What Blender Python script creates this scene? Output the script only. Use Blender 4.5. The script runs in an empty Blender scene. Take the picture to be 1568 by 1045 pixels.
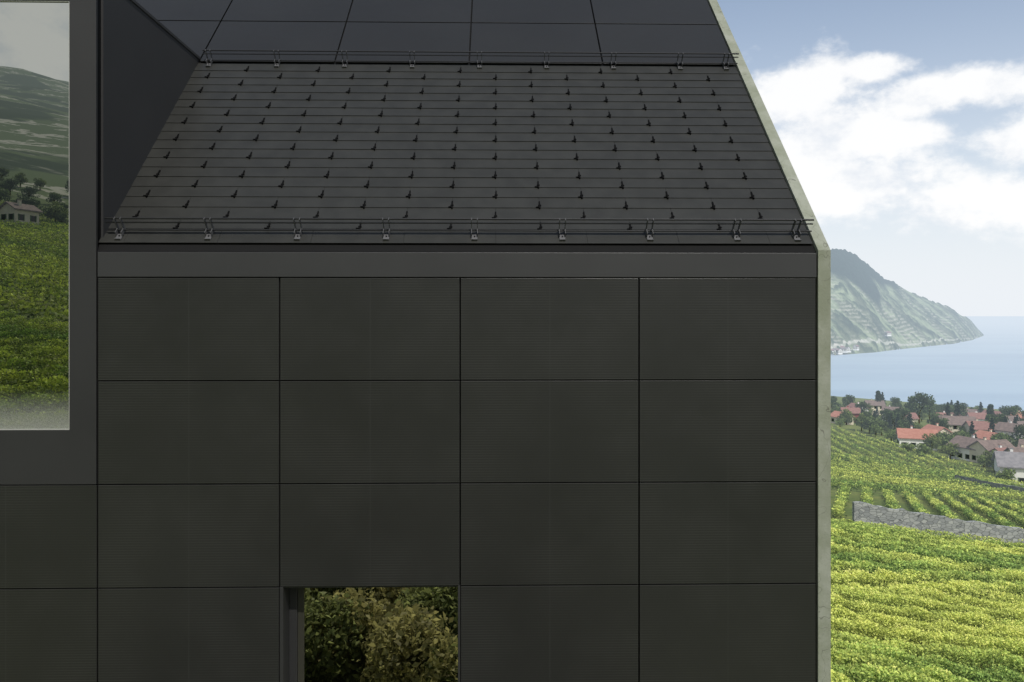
import bpy, math, numpy as np
from math import radians, sin, cos, pi
from mathutils import Vector, Matrix
rng = np.random.default_rng(7)
sc = bpy.context.scene
D = 7.04
PHI = radians(1.163)
R2 = math.sqrt(0.5)

# ------------------------------------------------------------------ helpers
_tab = rng.random((256, 256))
def vnoise(x, y, s=0):
    x = np.asarray(x, float) + s*17.3; y = np.asarray(y, float) + s*31.7
    xi = np.floor(x).astype(int); yi = np.floor(y).astype(int)
    fx = x-xi; fy = y-yi
    fx = fx*fx*(3-2*fx); fy = fy*fy*(3-2*fy)
    a = _tab[xi % 256, yi % 256]; b = _tab[(xi+1) % 256, yi % 256]
    c = _tab[xi % 256, (yi+1) % 256]; d = _tab[(xi+1) % 256, (yi+1) % 256]
    return (a*(1-fx)+b*fx)*(1-fy)+(c*(1-fx)+d*fx)*fy
def fbm(x, y, o=4, s=0):
    r = 0; a = .5; t = 0
    for i in range(o):
        r = r+a*vnoise(np.asarray(x)*2**i, np.asarray(y)*2**i, s+i); t += a; a *= .5
    return r/t
def bearing(u, depth):
    """site coordinates of a point at bearing tangent u and forward distance depth"""
    return depth*(u*cos(PHI)+sin(PHI)), depth*(cos(PHI)-u*sin(PHI))

SX = [-9000, -2500, -1500, -800, -400, -200, -120, -60, -25, 0, 8, 26, 79, 147, 217, 283, 316, 420, 600, 760, 850, 1500, 9000]
SZ = [430, 450, 420, 205, 80, 21, 7, -2, -5, -5.6, -6.2, -11.5, -21, -31, -40, -44.5, -46, -53, -66, -80, -88, -140, -200]
def ground(x, y):
    x = np.asarray(x, float); y = np.asarray(y, float)
    s = .64*y+.77*x
    z = np.interp(s, SX, SZ)
    amp = np.clip((-s-120)*.12, 0, 110)
    z = z+amp*(fbm(x/420., y/420., 5, 3)-.5)
    far = np.clip((np.hypot(x, y)-20)/60, 0, 1)*np.clip((740-s)/200, 0, 1)
    z = z+far*1.2*(fbm(x/35., y/35., 3, 9)-.5)
    return z

class NT:
    def __init__(s, nt): s.nt = nt
    def n(s, t, **k):
        nd = s.nt.nodes.new(t)
        for a, v in k.items(): setattr(nd, a, v)
        return nd
    def l(s, a, b): s.nt.links.new(a, b)
    def m(s, op, a, b=None, c=None, clamp=False):
        nd = s.n('ShaderNodeMath', operation=op); nd.use_clamp = clamp
        for i, v in enumerate((a, b, c)):
            if v is None: continue
            if isinstance(v, (int, float)): nd.inputs[i].default_value = v
            else: s.l(v, nd.inputs[i])
        return nd.outputs[0]
    def mix(s, f, a, b, bt='MIX'):
        nd = s.n('ShaderNodeMix', data_type='RGBA', blend_type=bt)
        for i, v in ((0, f), (6, a), (7, b)):
            if isinstance(v, (int, float)): nd.inputs[i].default_value = v
            elif isinstance(v, tuple): nd.inputs[i].default_value = (*v, 1)
            else: s.l(v, nd.inputs[i])
        return nd.outputs[2]
    def noise(s, vec, scale, detail=4, rough=.55):
        nd = s.n('ShaderNodeTexNoise'); nd.inputs['Scale'].default_value = scale
        nd.inputs['Detail'].default_value = detail; nd.inputs['Roughness'].default_value = rough
        if vec is not None: s.l(vec, nd.inputs['Vector'])
        return nd.outputs[0]
    def ramp(s, f, lo, hi):
        nd = s.n('ShaderNodeMapRange'); nd.interpolation_type = 'SMOOTHSTEP'
        nd.inputs[1].default_value = lo; nd.inputs[2].default_value = hi
        s.l(f, nd.inputs[0]); return nd.outputs[0]

def mat(name, col=(.5, .5, .5), rough=.6, metal=0., spec=.5):
    m = bpy.data.materials.new(name); m.use_nodes = True
    b = m.node_tree.nodes['Principled BSDF']
    b.inputs['Base Color'].default_value = (*col, 1)
    b.inputs['Roughness'].default_value = rough
    b.inputs['Metallic'].default_value = metal
    b.inputs['Specular IOR Level'].default_value = spec
    return m, NT(m.node_tree), b

def paint_haze(m, t, b, K, col=(.60, .72, .86)):
    """aerial haze painted into the material, growing with distance from the site"""
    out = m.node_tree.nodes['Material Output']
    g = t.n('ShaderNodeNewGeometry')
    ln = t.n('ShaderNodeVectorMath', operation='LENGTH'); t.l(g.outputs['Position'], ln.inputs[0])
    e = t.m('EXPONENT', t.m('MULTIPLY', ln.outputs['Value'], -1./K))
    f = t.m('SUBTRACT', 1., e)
    em = t.n('ShaderNodeEmission'); em.inputs[0].default_value = (*col, 1); em.inputs[1].default_value = 1  # painted haze: surface glow stands in for scattered air light
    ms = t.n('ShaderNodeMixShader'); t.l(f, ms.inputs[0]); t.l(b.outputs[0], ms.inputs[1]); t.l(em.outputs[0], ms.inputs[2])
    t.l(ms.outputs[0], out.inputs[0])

def noisy(name, c1, c2, scale, rough=.6, metal=0, spec=.5, bump=0, detail=5, haze=None):
    m, t, b = mat(name, c1, rough, metal, spec)
    g = t.n('ShaderNodeNewGeometry')
    n = t.noise(g.outputs['Position'], scale, detail)
    t.l(t.mix(t.ramp(n, .3, .7), c1, c2), b.inputs['Base Color'])
    if bump:
        bp = t.n('ShaderNodeBump'); bp.inputs['Distance'].default_value = bump; t.l(n, bp.inputs['Height']); t.l(bp.outputs[0], b.inputs['Normal'])
    if haze: paint_haze(m, t, b, haze)
    return m

class MB:
    def __init__(s): s.v = []; s.f = []; s.m = []
    def hexa(s, p, mi=0):
        n = len(s.v); s.v += p
        for q in ((0, 3, 2, 1), (4, 5, 6, 7), (0, 1, 5, 4), (1, 2, 6, 5), (2, 3, 7, 6), (3, 0, 4, 7)):
            s.f.append([n+i for i in q]); s.m.append(mi)
    def box(s, x0, x1, y0, y1, z0, z1, mi=0, fn=None):
        p = [(x0, y0, z0), (x1, y0, z0), (x1, y1, z0), (x0, y1, z0), (x0, y0, z1), (x1, y0, z1), (x1, y1, z1), (x0, y1, z1)]
        if fn: p = [fn(*q) for q in p]
        s.hexa(p, mi)
    def poly(s, pts, mi=0):
        n = len(s.v); s.v += pts; s.f.append(list(range(n, n+len(pts)))); s.m.append(mi)
    def tube(s, a, b, r, mi=0, seg=10):
        a = np.array(a, float); b = np.array(b, float); d = b-a; d /= np.linalg.norm(d)
        u = np.cross(d, (0, .3, 1)); u /= np.linalg.norm(u); w = np.cross(d, u)
        n = len(s.v)
        for c in (a, b):
            for i in range(seg):
                an = 2*pi*i/seg; s.v.append(tuple(c+r*(cos(an)*u+sin(an)*w)))
        for i in range(seg):
            j = (i+1) % seg; s.f.append([n+i, n+j, n+seg+j, n+seg+i]); s.m.append(mi)
        s.f.append([n+i for i in range(seg)][::-1]); s.m.append(mi)
        s.f.append([n+seg+i for i in range(seg)]); s.m.append(mi)
    def obj(s, name, mats, parent=None, bevel=0):
        me = bpy.data.meshes.new(name); me.from_pydata(s.v, [], s.f)
        for m in mats: me.materials.append(m)
        me.polygons.foreach_set('material_index', s.m); me.update()
        o = bpy.data.objects.new(name, me); sc.collection.objects.link(o)
        if parent: o.parent = parent
        if bevel:
            b = o.modifiers.new('bevel', 'BEVEL'); b.width = bevel; b.segments = 2; b.limit_method = 'ANGLE'
        return o
def slope(x, s, n):            # roof coordinates -> world (45 degree roof)
    return (x, D+(s-n)*R2, .5517+(s+n)*R2)

def quads_obj(name, V, mats, col=None, midx=None, link=True):
    N = V.shape[0]
    me = bpy.data.meshes.new(name)
    me.vertices.add(N*4); me.loops.add(N*4); me.polygons.add(N)
    me.vertices.foreach_set('co', V.reshape(-1).astype(np.float32))
    me.loops.foreach_set('vertex_index', np.arange(N*4, dtype=np.int32))
    me.polygons.foreach_set('loop_start', np.arange(0, N*4, 4, dtype=np.int32))
    try: me.polygons.foreach_set('loop_total', np.full(N, 4, dtype=np.int32))
    except Exception: pass
    if midx is not None: me.polygons.foreach_set('material_index', midx.astype(np.int32))
    for m in mats: me.materials.append(m)
    me.update(calc_edges=True)
    if col is not None:
        a = me.color_attributes.new('tint', 'FLOAT_COLOR', 'POINT')
        c = np.ones((N, 4, 4), np.float32); c[:, :, :3] = col[:, None, :]
        a.data.foreach_set('color', c.reshape(-1))
    if not link: return me
    o = bpy.data.objects.new(name, me); sc.collection.objects.link(o); return o

def leaf_quads(P, size, up=.6, narrow=.6):
    N = len(P)
    nrm = rng.normal(size=(N, 3)); nrm /= np.linalg.norm(nrm, axis=1)[:, None]
    nrm[:, 2] += up; nrm /= np.linalg.norm(nrm, axis=1)[:, None]
    r = rng.normal(size=(N, 3)); t = np.cross(nrm, r); t /= np.linalg.norm(t, axis=1)[:, None]
    b = np.cross(nrm, t)
    s = (np.asarray(size)*np.ones(N))[:, None]*(.6+.8*rng.random((N, 1)))
    t = t*s*.5; b = b*s*.5*narrow; dr = nrm*s*.12
    return np.stack([P-t-dr, P-b+t*.15, P+t-dr, P+b+t*.15], 1)

# ------------------------------------------------------------------ world / light / camera
SUN_EL = radians(52); SUN_AZ = radians(163)   # azimuth from +Y towards +X
w = bpy.data.worlds.new("World"); sc.world = w; w.use_nodes = True
w.node_tree.nodes.clear(); t = NT(w.node_tree)
out = t.n('ShaderNodeOutputWorld'); bg = t.n('ShaderNodeBackground'); t.l(bg.outputs[0], out.inputs[0])
sky = t.n('ShaderNodeTexSky'); sky.sky_type = 'NISHITA'; sky.sun_disc = False
sky.sun_elevation = SUN_EL; sky.sun_rotation = SUN_AZ; sky.air_density = 1.0; sky.dust_density = .8
tc = t.n('ShaderNodeTexCoord'); dirv = tc.outputs['Generated']
sp = t.n('ShaderNodeSeparateXYZ'); t.l(dirv, sp.inputs[0]); dz = sp.outputs[2]
st = .12
hz = t.m('EXPONENT', t.m('MULTIPLY', t.m('POWER', t.m('MAXIMUM', dz, 0.), 1.8), -14.))
c = t.mix(.14, sky.outputs[0], (.70/st, .80/st, .92/st))
c = t.mix(t.m('MULTIPLY', hz, .96), c, (.86/st, .90/st, .95/st))
def dirn(u, v):
    a = np.array([u*cos(PHI)+sin(PHI), cos(PHI)-u*sin(PHI), v]); return a/np.linalg.norm(a)
blobs = [(.355, .268, .095, .052), (.395, .215, .105, .08), (.457, .308, .040, .020),
         (.505, .272, .065, .028), (.60, .288, .060, .027), (.63, .215, .045, .032), (.50, .228, .055, .02),
         (.42, .165, .14, .05), (.62, .14, .16, .04), (.15, .2, .15, .06), (.9, .28, .16, .07)]
mp = t.n('ShaderNodeMapping'); mp.inputs['Scale'].default_value = (1, 1, 1.5); t.l(dirv, mp.inputs[0])
n1 = t.noise(mp.outputs[0], 13, 8, .6)
acc = None
for (u, v, ru, rv) in blobs:
    d0 = dirn(u, v)
    sb = t.n('ShaderNodeVectorMath', operation='SUBTRACT'); t.l(dirv, sb.inputs[0]); sb.inputs[1].default_value = tuple(d0)
    ml = t.n('ShaderNodeVectorMath', operation='MULTIPLY'); t.l(sb.outputs[0], ml.inputs[0]); ml.inputs[1].default_value = (1/ru, 1/ru, 1/rv)
    le = t.n('ShaderNodeVectorMath', operation='LENGTH'); t.l(ml.outputs[0], le.inputs[0])
    a = t.m('SUBTRACT', 1.0, le.outputs['Value'])
    acc = a if acc is None else t.m('SMOOTH_MAX', acc, a, .25)
gen = t.m('SUBTRACT', t.noise(mp.outputs[0], 3.2, 2, .5), .5)
back = t.ramp(t.m('MULTIPLY', sp.outputs[1], -1.), .0, .5)
gen = t.m('SUBTRACT', t.m('MULTIPLY', gen, 3.), t.m('SUBTRACT', 1.5, t.m('MULTIPLY', back, 2.2)))
acc = t.m('MAXIMUM', acc, gen)
den = t.m('ADD', acc, t.m('MULTIPLY', t.m('SUBTRACT', n1, .5), 2.2))
dm = t.ramp(den, -.15, .50)
shade = t.mix(t.ramp(n1, .30, .52), (.82/st, .86/st, .92/st), (1.02/st, 1.02/st, 1.02/st))
c = t.mix(t.m('MULTIPLY', dm, .95), c, shade)
t.l(c, bg.inputs[0]); bg.inputs[1].default_value = st

sd = np.array([sin(SUN_AZ)*cos(SUN_EL), cos(SUN_AZ)*cos(SUN_EL), sin(SUN_EL)])
L = bpy.data.lights.new('sun', 'SUN'); L.energy = 3.5; L.angle = radians(.5); L.color = (1, .965, .91)
lo = bpy.data.objects.new('sun', L); sc.collection.objects.link(lo)
lo.rotation_euler = Vector(-sd).to_track_quat('-Z', 'Y').to_euler(); lo.location = (20, -20, 40)

cam = bpy.data.cameras.new('camera'); co = bpy.data.objects.new('camera', cam); sc.collection.objects.link(co)
cam.sensor_width = 36; cam.lens = 28.125; cam.shift_y = -.0252; cam.clip_start = .1; cam.clip_end = 100000
co.location = (0, 0, 0); co.rotation_euler = (radians(90), 0, -PHI)
sc.camera = co
sc.view_settings.view_transform = 'Standard'; sc.view_settings.look = 'None'; sc.view_settings.exposure = 0

# ------------------------------------------------------------------ building materials
def panel_mat(name, stripes=True, c0=(.0158, .0160, .0158), c1=(.0315, .0315, .0305), rough=.34, spec=.42):
    m, t, b = mat(name, c0, rough, 0, spec)
    g = t.n('ShaderNodeNewGeometry'); s = t.n('ShaderNodeSeparateXYZ'); t.l(g.outputs['Position'], s.inputs[0])
    n = t.noise(g.outputs['Position'], .55, 3)
    base = t.mix(t.ramp(n, .35, .7), c0, tuple(.85*k for k in c0))
    if stripes:
        w_ = t.m('SINE', t.m('MULTIPLY', s.outputs[2], 2*pi/.0226))
        w_ = t.ramp(w_, .1, 1.)
        n3 = t.noise(g.outputs['Position'], 1.3, 4)
        w_ = t.m('MULTIPLY', w_, t.m('ADD', .25, t.m('MULTIPLY', t.ramp(n3, .35, .7), .75)))
        base = t.mix(w_, base, c1)
        fr = t.m('FRACT', t.m('DIVIDE', t.m('ADD', s.outputs[0], 40*1.578-2.843+.0015), .789))
        ln = t.m('LESS_THAN', fr, .006)
        base = t.mix(t.m('MULTIPLY', ln, .5), base, (.036, .036, .036))
    t.l(base, b.inputs['Base Color'])
    n4 = t.noise(g.outputs['Position'], 6, 5)
    t.l(t.m('ADD', t.m('MULTIPLY', n4, .12), rough-.06), b.inputs['Roughness'])
    return m
M_panel = panel_mat('solar_panel_glass')
M_roofpan = panel_mat('roof_panel_glass', False, (.018, .018, .0175), rough=.42, spec=.2)
M_band = noisy('dark_sheet_metal', (.0205, .0205, .0220), (.0245, .0245, .0260), 1.2, .45)
M_frame = noisy('frame_metal', (.0175, .0175, .0185), (.021, .021, .022), 1.2, .5, spec=.4)
M_cheek = noisy('cheek_metal', (.028, .028, .029), (.033, .033, .034), .8, .55, spec=.3)
M_black = mat('black_joint', (.003, .003, .003), .8, 0, .15)[0]
M_deck = mat('roof_membrane', (.006, .006, .006), .8, 0, .15)[0]
M_tile = noisy('roof_tile', (.0185, .0188, .0168), (.0245, .0248, .0222), 5, .5, bump=.002, spec=.25)
M_hook = mat('black_hook', (.0015, .0015, .0015), .7, 0, .08)[0]
M_rail = mat('rail_metal', (.012, .012, .013), .4, .2)[0]
M_brk = mat('bracket_metal', (.085, .085, .088), .5, .2)[0]
M_alu = mat('aluminium_edge', (.38, .38, .36), .4, .3)[0]
M_wframe = noisy('window_frame_metal', (.024, .023, .018), (.03, .029, .022), 2, .45)
m, t, b = mat('concrete', (.4, .4, .35), .85, 0, .15)
g = t.n('ShaderNodeNewGeometry')
na = t.noise(g.outputs['Position'], 3.5, 8, .65); nb = t.noise(g.outputs['Position'], 45, 4, .7)
cc = t.mix(t.ramp(na, .35, .68), (.190, .205, .155), (.260, .272, .228))
cc = t.mix(t.m('MULTIPLY', t.ramp(nb, .55, .75), .45), cc, (.12, .13, .10))
vo = t.n('ShaderNodeTexVoronoi', feature='DISTANCE_TO_EDGE'); vo.inputs['Scale'].default_value = .55
nv = t.n('ShaderNodeVectorMath', operation='ADD'); t.l(g.outputs['Position'], nv.inputs[0])
nn = t.n('ShaderNodeTexNoise'); nn.inputs['Scale'].default_value = 5; t.l(g.outputs['Position'], nn.inputs['Vector']); t.l(nn.outputs[1], nv.inputs[1])
t.l(nv.outputs[0], vo.inputs['Vector'])
cc = t.mix(t.m('MULTIPLY', t.m('LESS_THAN', vo.outputs[0], .0025), .6), cc, (.08, .08, .065))
t.l(cc, b.inputs['Base Color'])
bp = t.n('ShaderNodeBump'); bp.inputs['Distance'].default_value = .002; t.l(nb, bp.inputs['Height']); t.l(bp.outputs[0], b.inputs['Normal'])
M_conc = m
# reflective window glass
M_glass, t, b = mat('reflective_glass', (.52, .50, .44), .004, 1.)
M_glass2, t, b = mat('fritted_glass', (.38, .39, .36), .004, 1.)
g = t.n('ShaderNodeNewGeometry'); s = t.n('ShaderNodeSeparateXYZ'); t.l(g.outputs['Position'], s.inputs[0])
wn = t.noise(g.outputs['Position'], 160, 1)
zz = t.n('ShaderNodeMapRange'); zz.interpolation_type = 'SMOOTHSTEP'; zz.inputs[1].default_value = -.62; zz.inputs[2].default_value = -1.04; zz.inputs[3].default_value = 0; zz.inputs[4].default_value = 1.
t.l(s.outputs[2], zz.inputs[0])
f = t.m('MULTIPLY', zz.outputs[0], t.m('ADD', .45, t.m('MULTIPLY', t.ramp(wn, .4, .6), .3)))
t.l(t.m('SUBTRACT', 1., f), b.inputs['Metallic'])
b.inputs['Specular IOR Level'].default_value = .2
t.l(t.mix(f, (.38, .39, .36), (.25, .26, .23)), b.inputs['Base Color'])

# ------------------------------------------------------------------ building
house = bpy.data.objects.new('solar_clad_house', None); sc.collection.objects.link(house)
XR = 2.843; PW = 1.578; ZT = .33; PH = .903; XL = XR-8*PW; gap = .0065; ZB = -9
XD = XR-4*PW   # dormer right edge -3.469
mb = MB()
for k in range(8):
    x1 = XR-PW*k; x0 = x1-PW
    for j in range(7):
        zt = ZT-PH*j; zb = zt-PH
        if k in (4, 5, 6) and j < 2: continue
        if k == 2 and j in (3, 4, 5): continue
        e = .0015*(rng.random()-.5)
        tx = .004*(rng.random()-.5); n_ = len(mb.v)
        mb.box(x0+gap, x1-gap, D+e, D+.022, zb+gap*.8, zt-gap*.8)
        for q in (0, 4): mb.v[n_+q] = (mb.v[n_+q][0], mb.v[n_+q][1]+tx, mb.v[n_+q][2])
mb.obj('facade_panels', [M_panel], house, .0015)
mb = MB()
wx0, wx1 = XR-3*PW, XR-2*PW; wz1 = ZT-3*PH; wz0 = ZT-6*PH; yb = D+.028
mb.box(XL, wx0-.004, yb, D+.6, ZB, .5); mb.box(wx1+.004, XR+.005, yb, D+.6, ZB, .5)
mb.box(wx0-.004, wx1+.004, yb, D+.6, wz1+.004, .5); mb.box(wx0-.004, wx1+.004, yb, D+.6, ZB, wz0)
mb.box(XL, XR, D+.6, D+11.5, ZB, .45)
mb.obj('backing_wall', [M_black], house)
mb = MB(); mb.box(XD+.004, XR, D-.006, D+.05, ZT+.004, .5517); mb.box(XD+.004, XR, D+.05, D+.07, ZT+.1, .535)
mb.box(XL, XR-7*PW-.02, D-.006, D+.05, ZT+.004, .5517)
mb.obj('eaves_band', [M_band], house, .003)
mb = MB()
mb.box(wx0, wx0+.03, D+.004, D+.25, wz0, wz1, 0)
mb.box(wx0+.03, wx0+.10, D+.21, D+.32, wz0, wz1-.0, 0)
mb.box(wx0+.10, wx0+.155, D+.235, D+.32, wz0, wz1, 1)
mb.box(wx1-.02, wx1, D+.004, D+.25, wz0, wz1, 0)
mb.box(wx0+.03, wx1-.02, D+.03, D+.2, wz1-.02, wz1-.001, 0)
mb.obj('window_surround', [M_frame, M_wframe], house, .002)
mb = MB(); mb.box(wx0+.155, wx1, D+.25, D+.27, wz0, wz1-.001)
mb.obj('window_glass', [M_glass], house)
# dormer front
DX0 = XR-7*PW; dzb = ZT-2*PH; dzt = 3.0
gx0, gx1, gz0, gz1 = DX0+.24, -3.707, -.998, 2.735
mb = MB()
mb.box(gx1, XD-.008, D-.006, D+.022, dzb+.005, dzt)
mb.box(DX0+.008, gx0, D-.006, D+.022, dzb+.005, dzt)
mb.box(gx0, gx1, D-.006, D+.022, dzb+.005, gz0); mb.box(gx0, gx1, D-.006, D+.022, gz1, dzt)
mb.obj('dormer_front_frame', [M_frame], house)
mb = MB(); e = .007
mb.box(gx1-e, gx1, D-.002, D+.03, gz0+e, gz1-e); mb.box(gx0, gx0+e, D-.002, D+.03, gz0+e, gz1-e)
mb.box(gx0, gx1, D-.002, D+.03, gz0, gz0+e); mb.box(gx0, gx1, D-.002, D+.03, gz1-e, gz1)
mb.obj('dormer_window_edge', [M_alu], house)
mb = MB(); mb.box(gx0+e, gx1-e, D+.012, D+.03, gz0+e, gz1-e); mb.obj('dormer_window_glass', [M_glass2], house)
mb = MB(); mb.box(DX0+.05, XD-.03, D+.031, D+.125, dzb, dzt-.02, 0)
mb.box(DX0+.012, XD-.010, D+.125, D+3.2, .4, dzt, 1)
mb.box(DX0-.03, XD+.0, D+.10, D+3.2, dzt, dzt+.03, 1)
mb.obj('dormer_cheek', [M_black, M_cheek], house)

# roof deck + ridge
RL = 6.0/R2
mb = MB()
mb.box(XL, XR+.01, .02, RL, -.25, -.012, 0, slope)
def bslope(x, s, n): return (x, D+12-(s-n)*R2, .5517+(s+n)*R2)
mb.box(XL, XR+.01, .0, RL, -.25, .01, 0, bslope)
mb.obj('roof_deck', [M_deck], house)
tiles = MB(); hooks = MB()
dk = .1137/R2
s0 = .333/R2
TW = .82
for k in range(-2, 18):
    sa = s0+dk*k
    if k == -2: sa = .115
    sb = s0+dk*(k+1)
    off = 0 if k % 2 == 0 else TW/2
    i0 = int(math.floor((XL-off)/TW))-1
    x = off+i0*TW
    while x < XR:
        a = max(x+.0012, XL); c_ = min(x+TW-.0012, XR-.002)
        if c_ > a+.01 and not (c_ < XD-.9 and a > DX0):
            j = .0012*rng.random()
            def tl(xx, s, n, sa=sa, sb=sb):
                return slope(xx, s, n-.0060*(s-sa)/(sb-sa))
            tiles.box(a, c_, sa, sb+.02, .004+j, .0100+j, 0, tl)
        x += TW
    if k >= -1:
        x = off+i0*TW
        while x < XR:
            if XD+.1 < x < XR-.12 or XL < x < DX0-.1:
                q = x+.006*(rng.random()-.5); v1 = .004*rng.random()
                hooks.box(q-.0065, q+.0065, sa-.010, sa+.088+v1, .010, .020, 0, slope)     # strap
                hooks.box(q-.0065, q+.0065, sa-.018, sa-.010, .000, .024, 0, slope)        # nose
                hooks.box(q-.034, q+.008, sa-.002, sa+.009, .012, .019, 0, slope)          # foot
                hooks.box(q-.014, q+.014, sa+.020, sa+.032, .014, .022, 0, slope)          # clip
            x += TW
tiles.obj('roof_tiles', [M_tile], house)
hooks.obj('snow_stop_hooks', [M_hook], house)
mb = MB(); ps = [2.40/R2, 3.15/R2, 3.79/R2, 4.43/R2, 5.07/R2, 5.71/R2, 6.0/R2]
for k in range(8):
    x1 = XR-PW*k; x0 = x1-PW
    for a, b_ in zip(ps[:-1], ps[1:]):
        mb.box(x0+.009, x1-.009, a+.011, b_-.011, .004, .022, 0, slope)
mb.obj('roof_panels', [M_roofpan], house, .002)
# snow guards
def guard(name, sb, xl, xr):
    rl = MB(); bk = MB()
    xs = [-.19+.787*i for i in range(-4, 4)]+[xr-.13]
    for (ds, n, r) in ((.045, .150, .0085), (.035, .112, .0065), (.015, .045, .007)):
        rl.tube(slope(xl, sb+ds, n), slope(xr+.012, sb+ds, n), r)
    for x in xs:
        if x < xl+.04: continue
        bk.box(x-.026, x+.026, sb-.085, sb-.01, .013, .018, 0, slope)       # foot plate
        bk.box(x-.026, x+.026, sb-.090, sb-.085, .004, .030, 0, slope)
        for sg in (-1, 1):                                                   # two thin cheeks
            xa = x+sg*.026
            bk.box(xa-.0025, xa+.0025, sb-.04, sb+.055, .018, .060, 0, slope)
            bk.box(xa-.0025, xa+.0025, sb+.022, sb+.055, .060, .158, 0, slope)
        bk.tube(slope(x, sb-.04, .018), slope(x, sb-.04, .028), .007, 1, 8)
    rl.obj(name+'_rails', [M_rail], house); bk.obj(name+'_brackets', [M_brk, M_rail], house)
guard('lower_snow_guard', .235, XD+.02, 2.845)
guard('upper_snow_guard', 3.37, XD+.07, 2.845)

for nm, x0, x1 in (('gable_wall', XR+.012, XR+.1235), ('gable_wall_west', XL-.12, XL-.01)):
    mb = MB(); pr = [(D-.012, ZB), (D-.012, .575), (D+6, 6.60), (D+12, .575), (D+12, ZB)]
    A = [(x0, y, z) for y, z in pr]; B = [(x1, y, z) for y, z in pr]
    mb.poly(A); mb.poly(B[::-1])
    for i in range(5):
        j = (i+1) % 5; mb.poly([A[j], A[i], B[i], B[j]])
    mb.obj(nm, [M_conc], house, .006)

# ------------------------------------------------------------------ terrain
tt = np.linspace(-1, 1, 361)
cx = np.sign(tt)*np.abs(tt)**3*5000
GX, GY = np.meshgrid(cx, cx, indexing='ij'); GZ = ground(GX, GY)-.05
n = len(cx)
me = bpy.data.meshes.new('ground')
idx = np.arange(n*n).reshape(n, n)
F = np.stack([idx[:-1, :-1], idx[1:, :-1], idx[1:, 1:], idx[:-1, 1:]], -1).reshape(-1, 4)
me.from_pydata(np.stack([GX, GY, GZ], -1).reshape(-1, 3).tolist(), [], F.tolist())
me.polygons.foreach_set('use_smooth', [True]*len(F))
m, t, b = mat('hillside', (.08, .1, .03), .95, 0, .1)
g = t.n('ShaderNodeNewGeometry'); pos = g.outputs['Position']; s = t.n('ShaderNodeSeparateXYZ'); t.l(pos, s.inputs[0])
a1 = t.noise(pos, .012, 5); a2 = t.noise(pos, .09, 6); a3 = t.noise(pos, 1.3, 5, .7)
cc = t.mix(t.ramp(a2, .4, .62), (.11, .15, .04), (.18, .20, .055))
cc = t.mix(t.ramp(a3, .4, .72), cc, (.06, .08, .025))
cc = t.mix(t.m('MULTIPLY', t.ramp(a3, .6, .75), .5), cc, (.24, .21, .14))
hi = t.ramp(s.outputs[2], 10, 45)
tz = t.m('SINE', t.m('ADD', t.m('MULTIPLY', s.outputs[2], .38), t.m('MULTIPLY', a2, 12.)))
c2 = t.mix(t.ramp(tz, .6, .9), (.085, .115, .05), (.38, .36, .29))
c2 = t.mix(t.ramp(a1, .50, .56), c2, (.022, .040, .020))
cc = t.mix(hi, cc, c2)
t.l(cc, b.inputs['Base Color']); paint_haze(m, t, b, 2600, (.50, .58, .60))
me.materials.append(m)
o = bpy.data.objects.new('ground', me); sc.collection.objects.link(o)

# lake
mb = MB(); mb.poly([(-60000, -2000, -80), (60000, -2000, -80), (60000, 60000, -80), (-60000, 60000, -80)])
m, t, b = mat('lake_water', (.13, .25, .38), .4, 0, .3)
g = t.n('ShaderNodeNewGeometry'); mp = t.n('ShaderNodeMapping'); mp.inputs['Scale'].default_value = (.35, 1, 1); t.l(g.outputs['Position'], mp.inputs[0])
n1 = t.noise(mp.outputs[0], .006, 6); n2 = t.noise(mp.outputs[0], .25, 4)
t.l(t.mix(t.ramp(n1, .35, .65), (.20, .31, .42), (.28, .40, .50)), b.inputs['Base Color'])
bp = t.n('ShaderNodeBump'); bp.inputs['Distance'].default_value = .5; t.l(n2, bp.inputs['Height']); t.l(bp.outputs[0], b.inputs['Normal'])
paint_haze(m, t, b, 2300, (.70, .79, .89))
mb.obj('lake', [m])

# headland across the lake
na, nb_ = 560, 240
U = np.linspace(.12, .5895, na); B = np.linspace(0, 1.9, nb_)
UU, BB = np.meshgrid(U, B, indexing='ij')
dsh = np.interp(UU, [.12, .398, .454, .503, .552, .575, .5895], [1350, 1580, 1719, 1960, 2227, 2550, 3060])
run = np.interp(UU, [.12, .5, .575, .5895], [.42, .36, .2, .03])
dep = dsh*(1+run*BB)
cy = np.interp(UU, [.12, .30, .398, .415, .43, .4457, .466, .478, .503, .5437, .572, .584, .5895], [.12, .10, .079, .079, .072, .060, .042, .039, .026, .0095, -.006, -.02, -.026])
zc = cy*dsh*(1+run)
prof = np.where(BB < 1, np.clip(BB, 0, 1)**.85, 1-.8*(BB-1)**1.3)
hx, hy = bearing(UU, dep)
nz = fbm(hx/160, hy/160, 5, 5)-.5
zz_ = -82+(zc+82)*prof+nz*60*np.clip(np.minimum(BB*1.5, 1.2*(1-BB)+.12), 0, 1)*np.clip((zc+82)/150, .1, 1)
fa = (fbm(hx/120, hy/120, 4, 8)-.5)*5
forest = np.clip(fa+(BB-.45)*7-np.clip(UU-.438, 0, 1)*80+.3, 0, 1)
forest = np.maximum(forest, np.clip((fbm(hx/60, hy/60, 4, 33)-.61)*14, 0, 1)*.7)
zz_ += forest*(fbm(hx/9, hy/9, 2, 2))*12
bump = np.clip((fbm(hx/18, hy/18, 3, 12)-.6)*8, 0, 1)
zz_ += bump*5*(1-forest)*(BB > .02)
ter = (np.sin(zz_*.75+fbm(hx/90, hy/90, 3, 4)*9) > .25).astype(float)*np.clip((fbm(hx/100, hy/60, 3, 41)-.38)*6, 0, 1)
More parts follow.
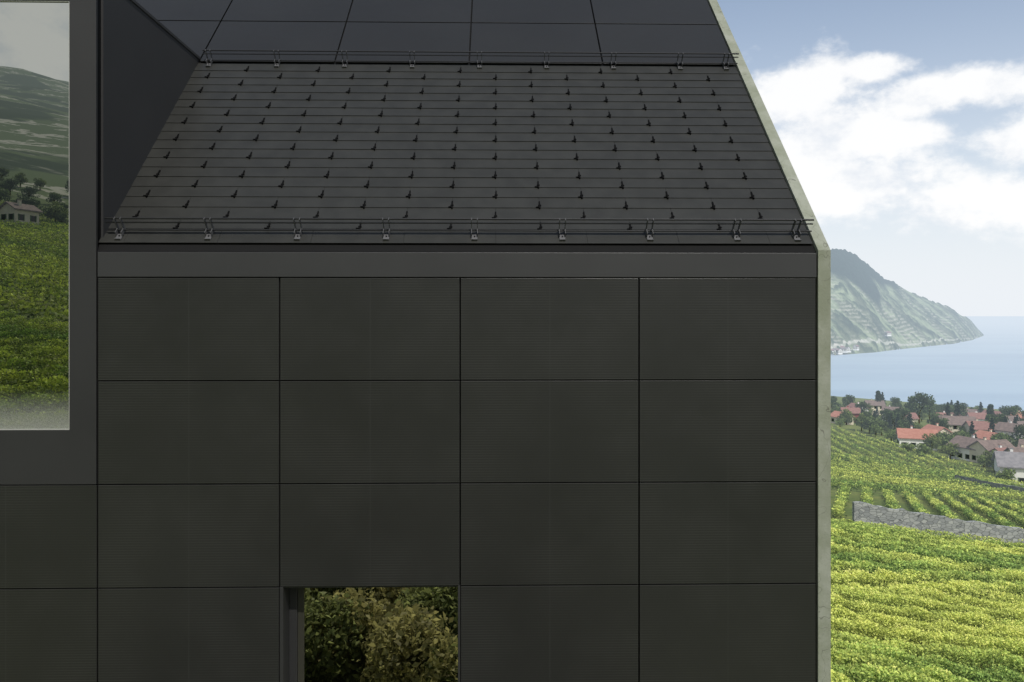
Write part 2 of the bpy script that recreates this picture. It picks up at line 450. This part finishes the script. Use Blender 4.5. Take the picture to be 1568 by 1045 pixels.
c_t = np.array([.20, .23, .14]); c_w = np.array([.48, .45, .38]); c_f = np.array([.018, .040, .026]); c_b = np.array([.06, .09, .05])
pm = np.clip((fbm(hx/45, hy/45, 3, 21)-.42)*6, 0, 1)[..., None]
C = c_t*(.65+.75*pm)
C = C*(1-.6*ter[..., None])+c_w*.6*ter[..., None]
C = C*(1-bump[..., None])+c_b*bump[..., None]
C = C*(1-forest[..., None])+c_f*forest[..., None]
road = (np.abs(BB-.06-.02*np.sin(UU*60)) < .010)[..., None]
C = np.where(road, np.array([.5, .48, .42]), C)
idx = np.arange(na*nb_).reshape(na, nb_)
F = np.stack([idx[:-1, :-1], idx[1:, :-1], idx[1:, 1:], idx[:-1, 1:]], -1).reshape(-1, 4)
me = bpy.data.meshes.new('headland_hill'); me.from_pydata(np.stack([hx, hy, zz_], -1).reshape(-1, 3).tolist(), [], F.tolist())
at = me.color_attributes.new('tint', 'FLOAT_COLOR', 'POINT')
C4 = np.ones((na*nb_, 4), np.float32); C4[:, :3] = C.reshape(-1, 3); at.data.foreach_set('color', C4.reshape(-1))
m, t, b = mat('headland', rough=.95, spec=.1)
va = t.n('ShaderNodeVertexColor', layer_name='tint'); g = t.n('ShaderNodeNewGeometry')
nn = t.noise(g.outputs['Position'], .07, 6, .7)
t.l(t.mix(t.ramp(nn, .35, .65), va.outputs[0], t.mix(1., va.outputs[0], (.55, .62, .55), 'MULTIPLY')), b.inputs['Base Color'])
paint_haze(m, t, b, 3900, (.60, .71, .83)); me.materials.append(m)
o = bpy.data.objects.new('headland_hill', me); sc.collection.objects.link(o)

# ------------------------------------------------------------------ foliage material
def leafmat(name, haze, tl=.3):
    m, t, b = mat(name, (.1, .15, .03), .6, 0, .25)
    va = t.n('ShaderNodeVertexColor', layer_name='tint'); t.l(va.outputs[0], b.inputs['Base Color'])
    tr = t.n('ShaderNodeBsdfTranslucent'); t.l(va.outputs[0], tr.inputs[0])
    ms = t.n('ShaderNodeMixShader'); ms.inputs[0].default_value = tl
    t.l(b.outputs[0], ms.inputs[1]); t.l(tr.outputs[0], ms.inputs[2])
    class X: outputs = ms.outputs
    paint_haze(m, t, X, haze); return m
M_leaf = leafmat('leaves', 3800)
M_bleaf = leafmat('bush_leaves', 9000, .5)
M_bark = noisy('bark', (.06, .045, .03), (.12, .095, .07), 4, .9)

def vine_pts(x, y, rowdir, spacing, height, width, hue_s=0., gain=1.):
    dx, dy = rowdir; l = math.hypot(dx, dy); dx /= l; dy /= l
    px, py = -dy, dx
    wob = .3*spacing*(fbm(x/25, y/25, 2, 15)-.5)
    q = x*px+y*py; a = x*dx+y*dy
    qi = np.round(q/spacing)
    q = qi*spacing+rng.normal(size=len(x))*width+wob
    X = a*dx+q*px; Y = a*dy+q*py
    hm = height*(.75+.4*vnoise(a/.7, qi*3.7, 2))
    Z = ground(X, Y)+.1+hm*rng.random(len(X))**.7
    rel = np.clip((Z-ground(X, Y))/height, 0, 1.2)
    ncol = fbm(X/14+hue_s, Y/5, 3, 6)+.30*(rng.random(len(X))-.5)+.25*(rel-.6)
    k = np.clip((ncol-.34)*2.2, 0, 1)[:, None]
    c = np.array([.16, .245, .055])*(1-k)+np.array([.46, .50, .115])*k
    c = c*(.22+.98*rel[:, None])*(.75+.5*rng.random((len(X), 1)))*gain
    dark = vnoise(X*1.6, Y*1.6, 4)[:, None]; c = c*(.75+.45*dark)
    return np.stack([X, Y, Z], 1), np.clip(c, 0, .8)
def wedge(N, u0, u1, d0, d1):
    u = u0+(u1-u0)*rng.random(N); d = np.sqrt(d0*d0+(d1*d1-d0*d0)*rng.random(N))
    x, y = bearing(u, d); return x, y, u, d
parts = []
def addv(N, u0, u1, d0, d1, rowdir, spacing, height, width, leaf, cond=None, gain=1.3):
    x, y, u, d = wedge(N, u0, u1, d0, d1)
    if cond is not None:
        k = cond(u, d); x, y = x[k], y[k]
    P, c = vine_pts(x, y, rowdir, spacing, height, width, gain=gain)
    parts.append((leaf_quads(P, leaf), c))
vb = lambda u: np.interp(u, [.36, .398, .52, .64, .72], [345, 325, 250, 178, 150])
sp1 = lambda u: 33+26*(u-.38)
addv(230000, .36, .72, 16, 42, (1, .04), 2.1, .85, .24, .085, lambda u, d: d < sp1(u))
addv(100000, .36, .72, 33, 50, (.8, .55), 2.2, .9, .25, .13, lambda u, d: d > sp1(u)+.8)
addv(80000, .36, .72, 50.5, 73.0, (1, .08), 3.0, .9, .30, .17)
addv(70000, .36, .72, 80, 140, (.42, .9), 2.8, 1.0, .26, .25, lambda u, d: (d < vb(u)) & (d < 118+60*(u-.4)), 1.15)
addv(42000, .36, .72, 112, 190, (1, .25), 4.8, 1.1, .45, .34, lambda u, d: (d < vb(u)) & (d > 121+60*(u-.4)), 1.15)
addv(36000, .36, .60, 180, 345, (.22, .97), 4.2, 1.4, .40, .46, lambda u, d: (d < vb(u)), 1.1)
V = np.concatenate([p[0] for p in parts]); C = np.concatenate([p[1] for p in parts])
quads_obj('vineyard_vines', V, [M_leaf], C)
parts = []
for N, a, b_, leaf, rd in ((60000, 10, 55, .17, (.35, -.94)), (60000, 58, 190, .4, (.8, -.6))):
    u = .42+.36*rng.random(N); d = np.sqrt((a+14)**2+((b_+14)**2-(a+14)**2)*rng.random(N))
    x = -u*d; y = -(d-14)
    P, c = vine_pts(x, y, rd, 3.2, 1.2, .28, gain=1.0)
    parts.append((leaf_quads(P, leaf), c*np.array([.95, 1., .6])))
quads_obj('uphill_vineyard_vines', np.concatenate([p[0] for p in parts]), [M_leaf], np.concatenate([p[1] for p in parts]))

# bushes below the house
Ps = []; Cs = []
for i in range(190):
    cx_ = rng.uniform(-5.5, 2.0); cy_ = rng.uniform(-9, 3.0); r = rng.uniform(.42, .8)
    gz = float(ground(cx_, cy_)); N = int(2600*r)
    v = rng.normal(size=(N, 3)); v /= np.linalg.norm(v, axis=1)[:, None]
    P = np.array([cx_, cy_, gz+r*.6+rng.uniform(0, .35)])+v*r*(.7+.4*rng.random((N, 1)))*(1+.25*(vnoise(v[:, 0]*4+i, v[:, 1]*4+v[:, 2]*3)[:, None]-.5))
    P = P[P[:, 2] > gz-.1]
    cc = np.array([.27, .31, .11]) if rng.random() < .65 else np.array([.40, .38, .15])
    Ps.append(P); Cs.append(cc*(.4+1.0*rng.random((len(P), 1))))
P = np.concatenate(Ps); quads_obj('bushes', leaf_quads(P, .11, .6), [M_bleaf], np.concatenate(Cs))

# ------------------------------------------------------------------ trees
def cone_quads(a, b, r0, r1, seg=7):
    a = np.array(a, float); b = np.array(b, float); d = (b-a)/np.linalg.norm(b-a)
    u = np.cross(d, (.3, 1, .2)); u /= np.linalg.norm(u); w_ = np.cross(d, u)
    an = np.linspace(0, 2*pi, seg+1)
    ring = lambda c, r: c+r*(np.cos(an)[:, None]*u+np.sin(an)[:, None]*w_)
    A = ring(a, r0); B_ = ring(b, r1)
    return np.stack([A[:-1], A[1:], B_[1:], B_[:-1]], 1)
def tree_mesh(name, kind, H, R, col, N=1700, leaf=.55):
    tq = []
    if kind == 'round':
        tq.append(cone_quads((0, 0, -1), (0, 0, H*.45), .28, .18)); tq.append(cone_quads((0, 0, H*.45), (.2, 0, H*.8), .18, .05))
        cl = []
        for i in range(16):
            an = i*2.4; rr = R*(.35+.55*rng.random()); h = H*(.38+.5*rng.random())
            e = np.array([cos(an)*rr*(1-.5*(h/H-.4)), sin(an)*rr*(1-.5*(h/H-.4)), h])
            if i < 7: tq.append(cone_quads((0, 0, H*.3+.02*i*H), tuple(e), .10, .03, 5))
            cl.append((e, R*(.28+.2*rng.random())))
        cl.append((np.array([0, 0, H*.88]), R*.38))
    elif kind == 'conifer':
        tq.append(cone_quads((0, 0, -1), (0, 0, H*.95), .22, .03)); cl = []
        for i in range(26):
            f = i/26; h = H*(.12+.86*f); rr = R*(1-f)**.8*(.7+.4*rng.random()); an = i*2.4
            cl.append((np.array([cos(an)*rr*.6, sin(an)*rr*.6, h]), max(.3, rr*.55)))
    else:
        tq.append(cone_quads((0, 0, -1), (0, 0, H*.6), .2, .06)); cl = []
        for i in range(14):
            f = i/14; cl.append((np.array([.15*cos(i*2.4), .15*sin(i*2.4), H*(.08+.88*f)]), R*(.35+1.3*f*(1-f)+.3*(1-f))))
    Ps = []; Cs = []
    for c0, r in cl:
        n_ = int(N/len(cl)); v = rng.normal(size=(n_, 3)); v /= np.linalg.norm(v, axis=1)[:, None]
        P = c0+v*r*(.55+.55*rng.random((n_, 1)))*np.array([1, 1, .8])
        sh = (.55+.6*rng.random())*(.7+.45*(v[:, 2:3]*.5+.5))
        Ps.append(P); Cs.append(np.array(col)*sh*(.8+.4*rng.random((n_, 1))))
    P = np.concatenate(Ps); LQ = leaf_quads(P, leaf, .3, .7); TQ = np.concatenate(tq)
    V = np.concatenate([LQ, TQ]); C = np.concatenate([np.concatenate(Cs), np.ones((len(TQ), 3))*.1])
    mi = np.concatenate([np.zeros(len(LQ)), np.ones(len(TQ))])
    return quads_obj(name, V, [M_leaf, M_bark], C, mi, link=False)
TM = [('deciduous_tree', tree_mesh('tree_a', 'round', 9, 4.0, (.085, .125, .04))),
      ('deciduous_tree', tree_mesh('tree_b', 'round', 7, 3.4, (.18, .225, .06))),
      ('deciduous_tree', tree_mesh('tree_c', 'round', 6, 3.2, (.125, .17, .05))),
      ('conifer_tree', tree_mesh('conifer', 'conifer', 12, 3.0, (.04, .068, .036))),
      ('cypress_tree', tree_mesh('cypress', 'cypress', 9, 1.5, (.05, .08, .036))),
      ('shrub', tree_mesh('shrub', 'round', 3.2, 2.2, (.18, .24, .06), 900, .4))]
def tree(k, u, d, s=1., xy=None):
    x, y = bearing(u, d) if xy is None else xy
    nm, me = TM[k]; o = bpy.data.objects.new(nm, me); sc.collection.objects.link(o)
    o.location = (x, y, float(ground(x, y))-.1); o.scale = (s*rng.uniform(.85, 1.15), s*rng.uniform(.85, 1.15), s*rng.uniform(.9, 1.15)); o.rotation_euler = (0, 0, rng.uniform(0, 6.28))

# ------------------------------------------------------------------ village houses
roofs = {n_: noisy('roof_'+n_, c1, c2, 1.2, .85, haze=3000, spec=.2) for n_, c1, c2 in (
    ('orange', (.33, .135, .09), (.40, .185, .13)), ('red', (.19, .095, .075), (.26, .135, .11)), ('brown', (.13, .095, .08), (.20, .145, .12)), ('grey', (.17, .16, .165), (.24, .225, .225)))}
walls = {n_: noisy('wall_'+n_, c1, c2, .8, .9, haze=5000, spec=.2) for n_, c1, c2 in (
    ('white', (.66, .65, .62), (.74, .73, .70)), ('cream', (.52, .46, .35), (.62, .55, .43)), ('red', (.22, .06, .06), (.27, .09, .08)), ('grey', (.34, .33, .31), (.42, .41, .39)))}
M_hwin = mat('house_window', (.03, .035, .045), .2)[0]; M_shut = mat('shutter', (.10, .14, .10), .7)[0]
def vhouse(u, d, wd, ln, hw, rf, wl, rot, pitch=30, xy=None, zabs=None, k=.8):
    wd *= k; ln *= k; hw *= (.5+.5*k)
    x, y = bearing(u, d) if xy is None else xy
    mb = MB(); a = wd/2; b = ln/2; rh = a*math.tan(radians(pitch)); ov = .55
    mb.box(-a, a, -b, b, -3, hw, 0)
    for sgn in (-1, 1):
        yy = sgn*b; mb.poly([(-a, yy, hw), (a, yy, hw), (0, yy, hw+rh)][::(1 if sgn < 0 else -1)], 0)
    tn = rh/a
    for sgn in (-1, 1):
        xe = sgn*(a+ov); ze = hw-ov*tn
        p = [(0, -b-ov, hw+rh+.02), (xe, -b-ov, ze+.02), (xe, b+ov, ze+.02), (0, b+ov, hw+rh+.02)]
        q = [(p_[0], p_[1], p_[2]+.25) for p_ in p]
        mb.hexa(p+q if sgn > 0 else p[::-1]+q[::-1], 1)
    mb.box(a*.3, a*.3+.6, b*.2, b*.2+.6, hw+rh*.4, hw+rh+.8, 0); mb.box(a*.3-.1, a*.3+.7, b*.2-.1, b*.2+.7, hw+rh+.8, hw+rh+.93, 1)
    fl = max(1, int(hw//2.5))
    for f_ in range(fl):
        zb = .9+f_*2.6
        for sgn in (-1, 1):
            nx = max(2, int(wd//2.6))
            for i in range(nx):
                cx_ = -a+(i+.5)*wd/nx; yy = sgn*b
                mb.box(cx_-.5, cx_+.5, min(yy, yy+sgn*.04), max(yy, yy+sgn*.04), zb, zb+1.3, 2)
                for e in (-.78, .5): mb.box(cx_+e, cx_+e+.28, min(yy, yy+sgn*.07), max(yy, yy+sgn*.07), zb-.05, zb+1.35, 3)
            ny = max(2, int(ln//2.6))
            for i in range(ny):
                cy_ = -b+(i+.5)*ln/ny; xx = sgn*a
                mb.box(min(xx, xx+sgn*.04), max(xx, xx+sgn*.04), cy_-.5, cy_+.5, zb, zb+1.3, 2)
                for e in (-.78, .5): mb.box(min(xx, xx+sgn*.07), max(xx, xx+sgn*.07), cy_+e, cy_+e+.28, zb-.05, zb+1.35, 3)
    o = mb.obj('village_house', [walls[wl], roofs[rf], M_hwin, M_shut])
    o.location = (x, y, float(ground(x, y)) if zabs is None else zabs); o.rotation_euler = (0, 0, radians(rot))
H = [(.423, 365, 8, 9, 5.0, 'red', 'red', 70), (.412, 350, 8, 9, 3.5, 'orange', 'cream', 20), (.453, 440, 9, 11, 6, 'brown', 'cream', 75), (.432, 410, 8, 10, 5, 'red', 'white', 15),
     (.506, 268, 10, 14, 4.2, 'orange', 'white', 68), (.530, 285, 8, 9, 4.5, 'orange', 'cream', 10), (.556, 315, 11, 15, 6, 'brown', 'cream', 72), (.588, 300, 10, 13, 5.5, 'red', 'cream', 80),
     (.577, 238, 10, 13, 4.6, 'brown', 'white', 20), (.624, 275, 9, 9, 7, 'brown', 'white', 30), (.633, 190, 11, 11, 5.2, 'grey', 'white', 65), (.600, 232, 9, 11, 5, 'brown', 'cream', 100),
     (.618, 222, 7, 8, 4.2, 'red', 'white', 100), (.585, 370, 9, 12, 5.5, 'red', 'white', 75), (.602, 400, 9, 11, 5.5, 'red', 'cream', 20), (.615, 345, 9, 12, 5.5, 'brown', 'white', 65),
     (.638, 380, 10, 12, 6, 'orange', 'cream', 60), (.570, 420, 8, 10, 5, 'brown', 'white', 40), (.545, 365, 8, 12, 5, 'red', 'white', 80), (.475, 390, 9, 10, 5, 'brown', 'white', 60),
     (.49, 350, 8, 11, 4.5, 'red', 'cream', 85), (.628, 320, 8, 12, 5, 'brown', 'white', 100), (.66, 240, 9, 12, 5, 'brown', 'white', 50), (.65, 300, 9, 12, 5, 'red', 'cream', 70),
     (.68, 330, 9, 12, 5, 'red', 'white', 30), (.385, 380, 9, 10, 5, 'red', 'white', 60), (.37, 420, 9, 10, 5, 'brown', 'white', 30), (.598, 268, 8, 10, 4.6, 'orange', 'cream', 15), (.647, 212, 9, 12, 5, 'brown', 'cream', 80)]
for h in H: vhouse(*h)
for u, d in ((.398, 1600), (.404, 1610), (.409, 1602), (.415, 1620), (.421, 1625), (.411, 1640), (.402, 1645), (.43, 1650), (.47, 1850), (.39, 1600)):
    vhouse(0, 0, 11, 14, 6, 'red' if rng.random() < .5 else 'brown', 'white', rng.uniform(0, 180), xy=bearing(u, d), zabs=-78+(d-1580)*.12)
vhouse(0, 0, 9, 12, 4.5, 'brown', 'cream', 20, xy=(-107, -168), k=.5)

T = [(0, .478, 330, 1.0), (0, .487, 335, 1.0), (0, .509, 370, 1.5), (4, .458, 440, 1.5), (3, .557, 350, 1.0), (3, .545, 345, .9), (2, .447, 310, 1.1), (1, .437, 318, .9), (0, .468, 350, .9),
     (1, .525, 252, .8), (2, .538, 262, .9), (0, .535, 300, 1.0), (2, .553, 255, .9), (1, .548, 238, .7), (2, .563, 262, 1), (3, .575, 280, .8), (0, .605, 300, 1.1), (2, .612, 260, 1.), (1, .603, 212, .8),
     (2, .616, 208, .8), (0, .640, 260, 1), (4, .612, 330, 1.1), (4, .598, 350, 1.2), (0, .622, 370, 1.1), (1, .634, 300, .9), (2, .49, 280, .8), (5, .495, 248, 1), (5, .515, 242, 1), (5, .59, 222, 1), (5, .618, 186, 1),
     (2, .407, 372, 1.), (1, .418, 345, .9), (0, .437, 380, .9), (2, .444, 355, .9), (5, .41, 332, 1.), (5, .455, 300, 1.2), (2, .462, 305, .9), (5, .474, 285, 1.3), (0, .498, 400, 1), (0, .522, 410, 1.1), (2, .53, 350, 1),
     (0, .56, 400, 1.), (3, .586, 420, .9), (0, .63, 420, 1.1), (0, .40, 410, 1.), (0, .42, 440, 1.), (3, .463, 470, .9), (0, .48, 460, 1), (0, .545, 440, 1), (0, .65, 350, 1.2), (0, .67, 280, 1.2), (2, .66, 200, 1)]
for k, u, d, s_ in T: tree(k, u, d, s_)
for i in range(190):
    u = rng.uniform(.37, .7); d = rng.uniform(1.08, 2.4)*float(vb(u))
    if d > 560: continue
    tree(int(rng.choice([0, 1, 2, 3, 5, 2, 5, 1])), u, d, rng.uniform(.45, .85))
for i in range(60):
    tree(int(rng.choice([0, 1, 2])), 0, 0, rng.uniform(.5, .9), xy=(-80-rng.uniform(0, 80), -174-rng.uniform(0, 60)))

# ------------------------------------------------------------------ dry stone walls
m, t, b = mat('dry_stone', (.3, .3, .28), .9, 0, .15)
g = t.n('ShaderNodeNewGeometry'); mp = t.n('ShaderNodeMapping'); mp.inputs['Scale'].default_value = (1, 1, 1.8); t.l(g.outputs['Position'], mp.inputs[0])
vo = t.n('ShaderNodeTexVoronoi'); vo.inputs['Scale'].default_value = 2.1; t.l(mp.outputs[0], vo.inputs['Vector'])
ve = t.n('ShaderNodeTexVoronoi', feature='DISTANCE_TO_EDGE'); ve.inputs['Scale'].default_value = 2.1; t.l(mp.outputs[0], ve.inputs['Vector'])
sx = t.n('ShaderNodeSeparateColor'); t.l(vo.outputs[1], sx.inputs[0])
cc = t.mix(sx.outputs[0], (.20, .21, .21), (.36, .37, .35)); cc = t.mix(t.ramp(ve.outputs[0], .0, .07), (.06, .065, .06), cc)
t.l(cc, b.inputs['Base Color']); paint_haze(m, t, b, 6000)
M_stone = m
def swall(pts, th=.45):
    mb = MB(); P = [(*bearing(u, d), h) for u, d, h in pts]
    sub = []
    for (a, b_) in zip(P[:-1], P[1:]):
        for i in range(8): sub.append(tuple(a[q]+(b_[q]-a[q])*i/8 for q in range(3)))
    sub.append(P[-1]); sub = [(x, y, h*(.95+.1*rng.random())) for x, y, h in sub]
    for i in range(len(sub)-1):
        (xa, ya, ha), (xb, yb_, hb) = sub[i], sub[i+1]; ga = float(ground(xa, ya)); gb = float(ground(xb, yb_))
        mb.hexa([(xa, ya, ga-.5), (xb, yb_, gb-.5), (xb, yb_+th, gb-.5), (xa, ya+th, ga-.5), (xa, ya, ga+ha), (xb, yb_, gb+hb), (xb, yb_+th, gb+hb), (xa, ya+th, ga+ha)])
    mb.obj('dry_stone_wall', [M_stone])
swall([(.428, 75.4, 2.4), (.50, 74.8, 2.3), (.57, 74.2, 2.1), (.66, 73.8, 1.9), (.75, 73.5, 1.8)])
swall([(.555, 172, 1.6), (.60, 160, 1.6), (.66, 150, 1.6), (.72, 142, 1.6)])
